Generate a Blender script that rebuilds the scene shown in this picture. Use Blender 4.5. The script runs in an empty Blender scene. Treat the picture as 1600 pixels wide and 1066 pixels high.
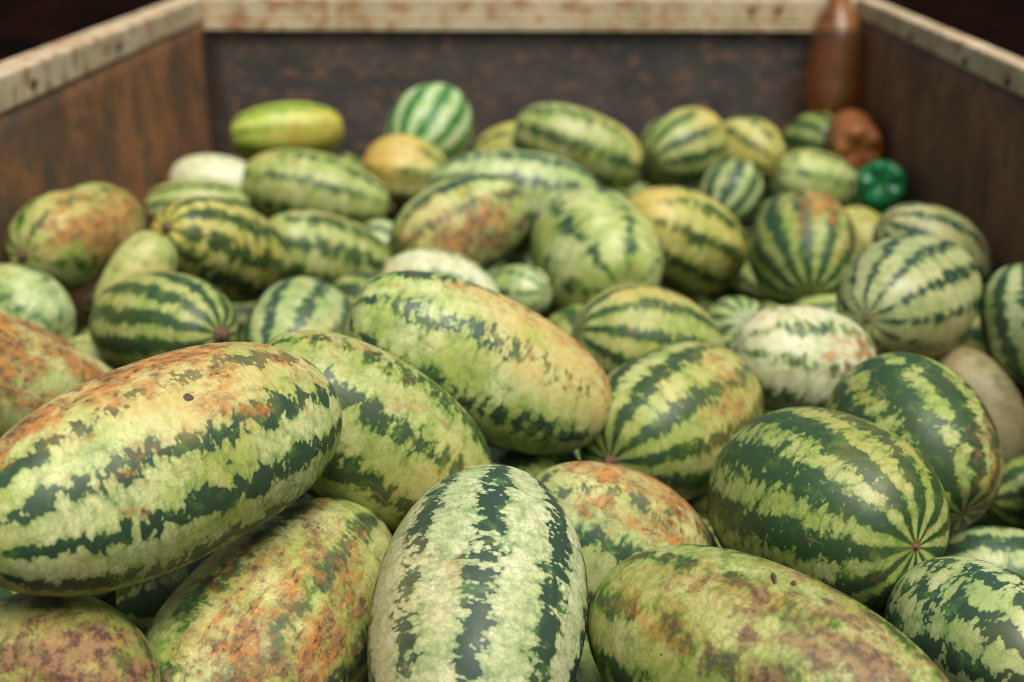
import bpy, bmesh, math, random
import numpy as np
from mathutils import Vector, Matrix
R = math.radians
sc = bpy.context.scene
col = sc.collection

# ------------------------------------------------------------------ camera
CAM = Vector((0, 0, 2.2))
YAW, PITCH = R(1.347), R(21.4365)
RIGHT = Vector((math.cos(YAW), math.sin(YAW), 0))
FWD = Vector((-math.sin(YAW)*math.cos(PITCH), math.cos(YAW)*math.cos(PITCH), -math.sin(PITCH)))
UP = RIGHT.cross(FWD)
cd = bpy.data.cameras.new("camera")
cam = bpy.data.objects.new("camera", cd)
col.objects.link(cam)
mw = Matrix((RIGHT, UP, -FWD)).transposed().to_4x4()
mw.translation = CAM
cam.matrix_world = mw
cd.sensor_width = 36.0
cd.lens = 1900/1600*36
cd.clip_end = 500
cd.dof.use_dof = True
cd.dof.focus_distance = 1.38
cd.dof.aperture_fstop = 2.3
cd.dof.aperture_blades = 0
sc.camera = cam
sc.cycles.filter_width = 1.1

# ------------------------------------------------------------------ light
SUN_EL, SUN_AZ = 66, 150       # azimuth clockwise from +Y (away from the camera)
w = bpy.data.worlds.new("World"); sc.world = w; w.use_nodes = True
nt = w.node_tree; nt.nodes.clear()
sky = nt.nodes.new("ShaderNodeTexSky"); sky.sky_type = 'NISHITA'; sky.sun_disc = False
sky.sun_elevation = R(SUN_EL); sky.sun_rotation = R(SUN_AZ)
sky.air_density = 1.0; sky.dust_density = 5.0; sky.ozone_density = 1.0
bg = nt.nodes.new("ShaderNodeBackground"); bg.inputs[1].default_value = 0.04
wo = nt.nodes.new("ShaderNodeOutputWorld")
nt.links.new(sky.outputs[0], bg.inputs[0]); nt.links.new(bg.outputs[0], wo.inputs[0])
sd = bpy.data.lights.new("sun", 'SUN'); sd.energy = 1.5; sd.angle = R(35); sd.color = (1, .945, .84)
so = bpy.data.objects.new("sun", sd); col.objects.link(so)
sdir = Vector((math.sin(R(SUN_AZ))*math.cos(R(SUN_EL)), math.cos(R(SUN_AZ))*math.cos(R(SUN_EL)), math.sin(R(SUN_EL))))
so.rotation_euler = (-sdir).to_track_quat('-Z', 'Y').to_euler()
so.location = (2, 3, 6)
vs = sc.view_settings
vs.view_transform = 'Standard'; vs.look = 'None'; vs.gamma = 1; vs.exposure = 1.32; vs.use_curve_mapping = False

# ------------------------------------------------------------------ helpers
def empty(name, loc=(0, 0, 0)):
    o = bpy.data.objects.new(name, None); col.objects.link(o); o.location = loc
    o.empty_display_size = .1
    return o
def tag(o, label=None, cat=None, group=None, kind=None):
    for k, v in (("label", label), ("category", cat), ("group", group), ("kind", kind)):
        if v: o[k] = v
    return o
def link_mesh(name, me, mat, parent=None, smooth=True):
    o = bpy.data.objects.new(name, me); col.objects.link(o)
    if mat and not me.materials: me.materials.append(mat)
    if smooth: me.polygons.foreach_set("use_smooth", [True]*len(me.polygons))
    if parent: o.parent = parent
    return o
def from_bm(name, bm, mat, parent=None, smooth=False):
    me = bpy.data.meshes.new(name); bm.to_mesh(me); bm.free()
    return link_mesh(name, me, mat, parent, smooth)
def box(bm, lo, hi, bevel=0.0):
    r = bmesh.ops.create_cube(bm, size=1)
    for v in r['verts']:
        v.co = Vector([lo[i] + (v.co[i]+.5)*(hi[i]-lo[i]) for i in range(3)])
    if bevel:
        es = {e for v in r['verts'] for e in v.link_edges}
        bmesh.ops.bevel(bm, geom=list(es), offset=bevel, segments=2, affect='EDGES', profile=.6)

class NT:
    """short-hand for building node trees"""
    def __init__(s, tree): s.t = tree
    def n(s, kind, **kw):
        x = s.t.nodes.new(kind)
        for k, v in kw.items(): setattr(x, k, v)
        return x
    def put(s, sock, v):
        if isinstance(v, bpy.types.NodeSocket): s.t.links.new(v, sock)
        elif v is not None: sock.default_value = v
    def m(s, op, a, b=None, c=None, clamp=False):
        x = s.n("ShaderNodeMath", operation=op, use_clamp=clamp)
        s.put(x.inputs[0], a)
        if b is not None: s.put(x.inputs[1], b)
        if c is not None: s.put(x.inputs[2], c)
        return x.outputs[0]
    def v(s, op, a, b=None, scale=None):
        x = s.n("ShaderNodeVectorMath", operation=op)
        s.put(x.inputs[0], a)
        if b is not None: s.put(x.inputs[1], b)
        if scale is not None: s.put(x.inputs['Scale'], scale)
        return x.outputs['Value'] if op in ('DOT_PRODUCT', 'LENGTH') else x.outputs[0]
    def noise(s, vec, scale, detail=2, rough=.5, color=False, dist=0.0):
        x = s.n("ShaderNodeTexNoise"); s.put(x.inputs['Vector'], vec); s.put(x.inputs['Scale'], scale)
        s.put(x.inputs['Detail'], detail); s.put(x.inputs['Roughness'], rough); s.put(x.inputs['Distortion'], dist)
        return x.outputs['Color' if color else 'Fac']
    def vor(s, vec, scale, feature='F1', smooth=None):
        x = s.n("ShaderNodeTexVoronoi", feature=feature); s.put(x.inputs['Vector'], vec); s.put(x.inputs['Scale'], scale)
        if smooth is not None: s.put(x.inputs['Smoothness'], smooth)
        return x.outputs['Distance']
    def ss(s, x, a, b, lo=0.0, hi=1.0, lin=False):
        q = s.n("ShaderNodeMapRange", interpolation_type='LINEAR' if lin else 'SMOOTHSTEP')
        s.put(q.inputs[0], x); s.put(q.inputs[1], a); s.put(q.inputs[2], b); s.put(q.inputs[3], lo); s.put(q.inputs[4], hi)
        return q.outputs[0]
    def mix(s, f, a, b, blend='MIX'):
        q = s.n("ShaderNodeMix", data_type='RGBA', blend_type=blend); s.put(q.inputs[0], f)
        for sock, val in ((q.inputs[6], a), (q.inputs[7], b)):
            s.put(sock, (*val, 1) if isinstance(val, tuple) and len(val) == 3 else val)
        return q.outputs[2]
    def sep(s, vec):
        q = s.n("ShaderNodeSeparateXYZ"); s.put(q.inputs[0], vec); return q.outputs
    def comb(s, x, y, z):
        q = s.n("ShaderNodeCombineXYZ")
        for i, a in enumerate((x, y, z)): s.put(q.inputs[i], a)
        return q.outputs[0]

def new_mat(name):
    m = bpy.data.materials.new(name); m.use_nodes = True
    t = m.node_tree; t.nodes.clear()
    b = t.nodes.new("ShaderNodeBsdfPrincipled"); o = t.nodes.new("ShaderNodeOutputMaterial")
    t.links.new(b.outputs[0], o.inputs[0])
    return m, NT(t), b

# ------------------------------------------------------------------ melon rind
def make_rind_group():
    g = bpy.data.node_groups.new("rind", 'ShaderNodeTree')
    I = g.interface
    def fi(name, kind='NodeSocketFloat'): I.new_socket(name=name, in_out='INPUT', socket_type=kind)
    for nm in ("Seed", "Stripes", "Spin", "Thr", "Amp", "Cells", "Wobble", "Edge", "Vein", "Halo", "YSize", "YAmt", "RSize", "RAmt", "DSize", "DAmt", "Scuff"): fi(nm)
    for nm in ("InvAxes", "YDir", "RDir", "DDir"): fi(nm, 'NodeSocketVector')
    for nm in ("LightA", "LightB", "Dark", "Mid", "YCol"): fi(nm, 'NodeSocketColor')
    for nm, k in (("Color", 'NodeSocketColor'), ("Roughness", 'NodeSocketFloat'), ("Height", 'NodeSocketFloat')):
        I.new_socket(name=nm, in_out='OUTPUT', socket_type=k)
    N = NT(g)
    gi = N.n("NodeGroupInput").outputs; go = N.n("NodeGroupOutput").inputs
    P = N.n("ShaderNodeTexCoord").outputs['Object']
    seedv = N.comb(N.m('MULTIPLY', gi['Seed'], 3.17), N.m('MULTIPLY', gi['Seed'], 1.73), N.m('MULTIPLY', gi['Seed'], 5.31))
    Pn = N.v('ADD', P, seedv)
    n = N.v('MULTIPLY', P, gi['InvAxes'])
    px, py, pz = N.sep(P)
    nx, ny, nz = N.sep(n)
    lat = N.m('SQRT', N.m('ADD', N.m('MULTIPLY', nx, nx), N.m('MULTIPLY', ny, ny)))
    # stripes along the meridians
    wob = N.v('SUBTRACT', N.noise(Pn, 9, 3, .55, color=True), (.5, .5, .5))
    wx, wy, wz = N.sep(wob)
    th = N.m('ADD', N.m('ARCTAN2', py, px), gi['Spin'])
    th = N.m('ADD', th, N.m('MULTIPLY', N.m('MULTIPLY', wx, gi['Wobble']), N.ss(lat, .05, .6)))
    s = N.m('COSINE', N.m('MULTIPLY', th, gi['Stripes']))
    thr = N.m('ADD', gi['Thr'], N.m('MULTIPLY', N.m('SUBTRACT', N.noise(Pn, 5.5, 2), .5), .85))
    fine = N.v('SCALE', N.v('SUBTRACT', N.noise(Pn, 90, 3, .6, color=True), (.5, .5, .5)), scale=.007)
    med = N.v('SCALE', N.v('SUBTRACT', N.noise(Pn, 24, 2, .5, color=True), (.5, .5, .5)), scale=.022)
    Q = N.v('MULTIPLY', N.v('ADD', N.v('ADD', Pn, fine), med), (1, 1, 1.75))
    d1 = N.vor(Q, gi['Cells'])
    d2 = N.vor(Q, N.m('MULTIPLY', gi['Cells'], 2.9))
    nf = N.m('SUBTRACT', N.noise(Pn, 190, 3, .65), .5)
    Z3 = N.v('MULTIPLY', N.v('ADD', Pn, fine), (1, 1, 3.2))
    pert = N.m('MULTIPLY', N.m('SUBTRACT', .42, d1), 2.1)
    pert = N.m('MULTIPLY_ADD', N.m('SUBTRACT', .42, d2), 1.2, pert)
    pert = N.m('MULTIPLY_ADD', nf, 1.0, pert)
    pert = N.m('MULTIPLY_ADD', N.m('SUBTRACT', N.noise(Z3, 26, 3, .6), .5), 1.3, pert)
    pert = N.m('MULTIPLY_ADD', N.m('SUBTRACT', N.noise(Z3, 85, 2, .6), .5), 1.15, pert)
    pert = N.m('MULTIPLY', N.m('MULTIPLY', pert, gi['Amp']), N.ss(lat, .05, .75, .15, 1))
    yv = N.m('SUBTRACT', N.v('DOT_PRODUCT', n, gi['YDir']), N.m('SUBTRACT', 1, gi['YSize']))
    yv = N.m('ADD', yv, N.m('MULTIPLY', N.m('SUBTRACT', N.noise(Pn, 13, 5, .62), .5), 1.5))
    bleach = N.m('MULTIPLY', N.ss(yv, .05, .6), gi['YAmt'])
    rust = N.noise(N.v('MULTIPLY', Pn, (1, 1, .6)), 19, 9, .74)
    rv = N.m('MULTIPLY', N.m('SUBTRACT', N.v('DOT_PRODUCT', n, gi['RDir']), N.m('SUBTRACT', 1, gi['RSize'])), .62)
    rv = N.m('ADD', rv, N.m('MULTIPLY', N.m('SUBTRACT', rust, .53), 3.0))
    bleach = N.m('MAXIMUM', bleach, N.m('MULTIPLY', N.ss(rv, -.15, .4), gi['RAmt']))
    mv = N.m('ADD', N.m('SUBTRACT', N.m('MULTIPLY_ADD', bleach, 1.0, thr), s), pert)
    nege = N.m('MULTIPLY', gi['Edge'], -1)
    light = N.ss(mv, nege, gi['Edge'])
    # pale flesh of the pattern
    la = N.mix(N.ss(N.noise(Pn, 13, 3, .6), .35, .65), gi['LightA'], gi['LightB'])
    ve = N.vor(N.v('ADD', Pn, N.v('SCALE', N.v('SUBTRACT', N.noise(Pn, 160, 2, .5, color=True), (.5, .5, .5)), scale=.004)), 125, 'DISTANCE_TO_EDGE')
    vein = N.m('MULTIPLY', N.ss(ve, .0, .10, 1, 0), N.ss(N.noise(Pn, 34, 3), .42, .72))
    vein = N.m('MULTIPLY', vein, N.m('MULTIPLY', gi['Vein'], 1.5), clamp=True)
    veinbig = N.m('MULTIPLY', N.ss(d2, .45, .75), N.m('MULTIPLY', gi['Vein'], .8), clamp=True)
    la = N.mix(N.m('MAXIMUM', vein, veinbig), la, gi['Mid'])
    la = N.mix(N.m('MULTIPLY', N.ss(d1, .40, .80), .30), la, gi['Mid'])
    la = N.mix(N.ss(mv, .05, 1.0, .42, 0), la, gi['Mid'])
    la = N.mix(N.m('MULTIPLY', N.ss(N.noise(Pn, 62, 4, .65), .52, .68), .34), la, gi['Mid'])
    grain = N.ss(N.noise(Pn, 420, 2, .6), .3, .7, .84, 1.12)
    gcol = N.n("ShaderNodeCombineColor"); 
    for k in range(3): N.put(gcol.inputs[k], grain)
    la = N.mix(1.0, la, gcol.outputs[0], 'MULTIPLY')
    dn = N.noise(Pn, 38, 4, .62)
    da = N.mix(N.ss(dn, .50, .74, 0, .8), gi['Dark'], gi['Mid'])
    hal = N.m('MULTIPLY', N.ss(mv, N.m('MULTIPLY', gi['Halo'], -1), .05), N.ss(gi['Halo'], 0, .3, 0, 1, True))
    da = N.mix(hal, da, gi['Mid'])
    c = N.mix(light, da, la)
    # big soft hue drift
    c = N.mix(N.ss(N.noise(Pn, 7, 2), .5, .72, 0, .35), c, N.mix(N.m('MULTIPLY', light, .45), c, gi['YCol']))
    # yellow ground spot
    fy = N.m('MULTIPLY', N.ss(yv, 0, .55), gi['YAmt'])
    fy = N.m('MULTIPLY', fy, N.ss(light, 0, 1, .35, 1, True))
    ytone = N.mix(N.ss(N.m('MULTIPLY_ADD', d2, -.35, N.noise(Pn, 34, 5, .65)), .22, .5), gi['YCol'], N.mix(.6, gi['YCol'], gi['LightB']))
    c = N.mix(fy, c, ytone)
    # rust-coloured scarring with dark specks
    fr = N.m('MULTIPLY', N.ss(rv, 0, .5), gi['RAmt'])
    rtone = N.mix(N.ss(N.noise(Pn, 55, 5, .7), .38, .62), (.46, .17, .03), (.12, .042, .018))
    rtone = N.mix(N.ss(N.noise(Pn, 33, 4, .65), .52, .7, 0, .6), rtone, (.56, .38, .14))
    c = N.mix(N.m('MULTIPLY', fr, .9), c, rtone)
    st = N.noise(N.v('MULTIPLY', Pn, (1, 1, .55)), 120, 5, .66)
    speck = N.m('MULTIPLY', N.ss(st, .56, .64), N.ss(rv, .05, .45))
    speck = N.m('MULTIPLY', speck, gi['RAmt'])
    c = N.mix(N.m('MULTIPLY', speck, .8), c, (.055, .022, .016))
    # dry brown dirt; on m55 it also paints in the gap's shade
    dv = N.m('MULTIPLY', N.m('SUBTRACT', N.v('DOT_PRODUCT', n, gi['DDir']), N.m('SUBTRACT', 1, gi['DSize'])), .6)
    dv = N.m('ADD', dv, N.m('MULTIPLY', N.m('SUBTRACT', N.noise(Pn, 24, 9, .76), .54), 3.4))
    fd = N.m('MULTIPLY', N.ss(dv, 0, .45), gi['DAmt'])
    c = N.mix(fd, c, N.mix(N.ss(N.noise(Pn, 80, 4, .7), .4, .6), (.085, .038, .024), (.27, .155, .07)))
    # scuffs and dots all over
    sf = N.noise(N.v('MULTIPLY', Pn, (1, 1, .45)), 26, 6, .7)
    c = N.mix(N.m('MULTIPLY', N.m('MULTIPLY', N.ss(sf, .60, .70), gi['Scuff']), N.m('MULTIPLY_ADD', light, .6, .4), clamp=True), c, (.42, .19, .06))
    dots = N.vor(N.v('ADD', Pn, fine), 60)
    c = N.mix(N.m('MULTIPLY', N.ss(dots, .05, .13, 1, 0), N.m('MULTIPLY', N.ss(N.noise(Pn, 28, 2), .52, .6), gi['Scuff']), clamp=True), c, (.10, .05, .025))
    scr = N.noise(N.v('MULTIPLY', N.v('ADD', Pn, med), N.comb(1, 1, .10)), 95, 2, .5)
    c = N.mix(N.m('MULTIPLY', N.m('MULTIPLY', N.ss(scr, .66, .71), N.ss(N.noise(Pn, 15, 2), .5, .62)), gi['Scuff'], clamp=True), c, (.30, .20, .09))
    fsp = N.m('MULTIPLY', N.ss(N.noise(Pn, 230, 3, .6), .64, .70), N.ss(N.noise(Pn, 17, 3), .45, .62))
    c = N.mix(N.m('MULTIPLY', fsp, .55), c, (.07, .045, .02))
    # dried button at both ends
    c = N.mix(N.ss(lat, .04, .11, .85, 0), c, (.16, .10, .035))
    N.put(go['Color'], c)
    ro = N.ss(N.noise(Pn, 10, 4, .6), .3, .7, .36, .54)
    ro = N.m('MULTIPLY_ADD', N.m('MAXIMUM', fr, fd), .28, ro)
    ro = N.m('MULTIPLY_ADD', N.m('SUBTRACT', N.noise(Pn, 240, 2), .5), .16, ro)
    N.put(go['Roughness'], ro)
    h = N.m('MULTIPLY', N.m('MULTIPLY', fr, st), .9)
    h = N.m('MULTIPLY_ADD', speck, -.35, h)
    h = N.m('MULTIPLY_ADD', N.noise(Pn, 300, 2), .10, h)
    h = N.m('MULTIPLY_ADD', light, .06, h)
    h = N.m('MULTIPLY_ADD', N.noise(Pn, 40, 2), .35, h)
    N.put(go['Height'], h)
    return g
RIND = make_rind_group()

PAL = {
 'cream': ((.44, .50, .24), (.64, .665, .41), (.028, .060, .036), (.10, .19, .05), (.54, .40, .16)),  # pale A, pale B, dark stripe, mid green, blush
 'pale':  ((.36, .44, .105), (.56, .60, .27), (.030, .064, .032), (.10, .19, .035), (.54, .37, .11)),
 'mint':  ((.335, .43, .145), (.53, .585, .30), (.032, .070, .038), (.10, .20, .055), (.52, .38, .10)),
 'lime':  ((.32, .38, .10), (.48, .50, .21), (.034, .068, .026), (.11, .20, .020), (.56, .34, .06)),
 'green': ((.27, .34, .07), (.40, .44, .16), (.028, .064, .022), (.085, .16, .028), (.42, .30, .06)),
 'yellow': ((.46, .42, .09), (.56, .54, .20), (.035, .065, .018), (.15, .20, .018), (.58, .32, .05)),
 'white': ((.58, .61, .36), (.68, .68, .48), (.06, .10, .05), (.20, .28, .09), (.58, .42, .15)),
 'acid':  ((.34, .46, .05), (.50, .56, .12), (.05, .14, .012), (.16, .27, .015), (.52, .34, .05)),
 'dull':  ((.30, .27, .13), (.38, .32, .18), (.03, .05, .022), (.11, .13, .04), (.38, .22, .09)),
}
def to_local(d, x, y, z):
    if d is None: return Vector((0, 0, 1))
    wv = RIGHT*d[0] + UP*d[1] - FWD*d[2]
    v = Vector((wv.dot(x), wv.dot(y), wv.dot(z)))
    return v.normalized()

GROUP = "watermelons heaped in the truck bed"
rng = np.random.default_rng(7)
stem_m, SN, SB = new_mat("dry_stem")
SN.put(SB.inputs['Base Color'], SN.mix(SN.noise(SN.n("ShaderNodeTexCoord").outputs['Object'], 300, 3), (.045, .024, .014), (.18, .10, .05)))
SB.inputs['Roughness'].default_value = .8
scab_m, SN, SB = new_mat("dark_scab")
SN.put(SB.inputs['Base Color'], SN.mix(SN.noise(SN.n("ShaderNodeTexCoord").outputs['Object'], 400, 3), (.035, .018, .014), (.14, .07, .05)))
SB.inputs['Roughness'].default_value = .7

def profile(t, f, r, k, p):
    """radius of the melon at t in -1..1 along its axis"""
    rad = r*np.power(np.clip(1-np.abs(t)**p, 0, 1), 1/p)
    return rad*(1+f.get('taper', 0)*t)*(1-f.get('waist', 0)*np.exp(-((t-f.get('wt', 0))/.28)**2))

def make_melon(mid, label, stl, fit, seed):
    pos, ax, r, k = Vector(fit[0]), Vector(fit[1]), fit[2], fit[3]
    z = ax.normalized(); v = CAM-pos
    x = (v-z*v.dot(z)).normalized(); y = z.cross(x)
    f = stl
    p = f.get('p', (2.0, 2.1, 2.2, 2.3)[seed*7 % 4])
    nu, nv = (112, 72) if pos.y < 1.75 else (72, 48)
    tt = -np.cos(np.linspace(0, math.pi, nv+1))
    th = np.arange(nu)*2*math.pi/nu
    T, TH = np.meshgrid(tt[1:-1], th, indexing='ij')
    rad = profile(T, f, r, k, p)
    rs = np.random.default_rng(seed+100)
    lump = np.zeros_like(T)
    for q in range(7):
        a = rs.integers(1, 4); b = rs.uniform(.8, 3.2)
        lump += rs.uniform(.3, 1)*np.cos(a*TH+rs.uniform(0, 6.3))*np.cos(b*T*1.6+rs.uniform(0, 6.3))
    lump *= f.get('lump', .018)/1.6
    rad = rad*(1+rs.uniform(-.055, .055)*T)*(1+rs.uniform(0, .03)*np.cos(2*(TH-rs.uniform(0, 3.1))))
    rad = rad*(1+lump + f.get('rib', .004)*np.cos(f['N']*(TH+f.get('spin', 0))))
    dim = np.exp(-((1-np.abs(T))/.035)**2)
    zz = k*r*T*(1-.035*dim)
    bend = f.get('bend', 0)*r*(T*T-.3)
    bx, by = math.cos(f.get('bdir', 0)), math.sin(f.get('bdir', 0))
    X = rad*np.cos(TH)+bend*bx; Y = rad*np.sin(TH)+bend*by
    V = np.stack([X, Y, zz], -1).reshape(-1, 3)
    e = f.get('bend', 0)*r*.7
    V = np.vstack([V, [[e*bx, e*by, -k*r*.955], [e*bx, e*by, k*r*.955]]])
    F = []
    m = nv-1
    for i in range(m-1):
        for j in range(nu):
            j2 = (j+1) % nu
            F.append((i*nu+j, i*nu+j2, (i+1)*nu+j2, (i+1)*nu+j))
    s0, s1 = m*nu, m*nu+1
    for j in range(nu):
        j2 = (j+1) % nu
        F.append((s0, j2, j)); F.append((s1, (m-1)*nu+j, (m-1)*nu+j2))
    me = bpy.data.meshes.new("watermelon"); me.from_pydata(V.tolist(), [], F)
    mat, NN, B = new_mat("rind_"+mid)
    gn = NN.n("ShaderNodeGroup"); gn.node_tree = RIND
    pal = PAL[f.get('pal', 'pale')]
    def S(nm, val): gn.inputs[nm].default_value = val
    S("Seed", float(seed)*.37+1); S("Stripes", float(f['N'])); S("Spin", f.get('spin', 0.0)); S("Thr", f.get('thr', .2)+.22)
    S("Amp", 1.25*f.get('amp', .75)); S("Cells", f.get('cs', 34.0)); S("Wobble", f.get('wob', .35)); S("Edge", f.get('edge', .10)*(1.1 if pos.y < 1.35 else 1.5))
    S("Vein", f.get('vein', .35)); S("Halo", f.get('halo', .25)*1.4); S("Scuff", f.get('scuff', .5))
    ysc = {'Y': .75}
    for key, a in (('y', 'Y'), ('r', 'R'), ('d', 'D')):
        q = f.get(key)
        S(a+"Dir", to_local(q[0] if q else None, x, y, z)); S(a+"Size", q[1] if q else 0.0); S(a+"Amt", q[2]*ysc.get(a, 1) if q else 0.0)
    S("InvAxes", (1/r, 1/r, 1/(k*r)))
    for nm, cc in zip(("LightA", "LightB", "Dark", "Mid", "YCol"), pal): S(nm, (*cc, 1))
    t = NN.t
    t.links.new(gn.outputs['Color'], B.inputs['Base Color']); t.links.new(gn.outputs['Roughness'], B.inputs['Roughness'])
    B.inputs["Specular IOR Level"].default_value = .38
    bp = NN.n("ShaderNodeBump"); bp.inputs['Strength'].default_value = .55; bp.inputs['Distance'].default_value = .0012
    t.links.new(gn.outputs['Height'], bp.inputs['Height']); t.links.new(bp.outputs[0], B.inputs['Normal'])
    o = link_mesh("watermelon", me, mat)
    rot = Matrix((x, y, z)).transposed().to_4x4(); rot.translation = pos
    o.matrix_world = rot
    tag(o, label, "watermelon", GROUP)
    # stem stub on the end that faces the camera
    if f.get('stem'):
        sgn = 1 if (z.dot(v) > 0) else -1
        bm = bmesh.new()
        rs_ = .011*f['stem']
        rings = [(1.45, -.006), (1.25, .001), (.8, .004), (.62, .009), (.7, .013), (.35, .0145)]
        prev = None
        for rr, hh in rings:
            ring = [bm.verts.new((e*bx+rs_*rr*math.cos(a)*(1+.12*math.cos(3*a+seed)), e*by+rs_*rr*math.sin(a)*(1+.12*math.sin(2*a)), sgn*(k*r*.968+hh*f['stem']))) for a in [2*math.pi*q/12 for q in range(12)]]
            if prev:
                for q in range(12): bm.faces.new((prev[q], prev[(q+1) % 12], ring[(q+1) % 12], ring[q]))
            prev = ring
        bm.faces.new(prev)
        bmesh.ops.recalc_face_normals(bm, faces=bm.faces[:])
        from_bm("stem", bm, stem_m, o, True)
    for (n3, sx, sy, name) in f.get('marks', ()):
        d = to_local(n3, x, y, z)
        # follow the ray from the melon centre out to its skin
        lo_, hi_ = 0.0, 3*k*r
        for _ in range(40):
            mid_ = (lo_+hi_)/2; q = d*mid_
            tq = q.z/(k*r); inside = abs(tq) < 1 and math.hypot(q.x, q.y) < float(profile(np.array(tq), f, r, k, p))
            lo_, hi_ = (mid_, hi_) if inside else (lo_, mid_)
        q = d*lo_
        nrm = Vector((q.x/r**2, q.y/r**2, q.z/(k*r)**2)).normalized()
        t1 = nrm.orthogonal().normalized(); t2 = nrm.cross(t1)
        bm = bmesh.new()
        rr0 = random.Random(seed)
        rings = []
        for fr_, hh in ((1, -.001), (.8, .0012), (.45, .0016), (.12, .0011)):
            rings.append([bm.verts.new(q+t1*(sx*fr_*math.cos(a)*rr0.uniform(.85, 1.15))+t2*(sy*fr_*math.sin(a)*rr0.uniform(.85, 1.15))+nrm*hh) for a in [2*math.pi*i/10 for i in range(10)]])
        for ra, rb in zip(rings, rings[1:]):
            for i in range(10): bm.faces.new((ra[i], ra[(i+1) % 10], rb[(i+1) % 10], rb[i]))
        bm.faces.new(rings[-1])
        bmesh.ops.recalc_face_normals(bm, faces=bm.faces[:])
        from_bm(name, bm, scab_m, o, True)
    return o

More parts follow.
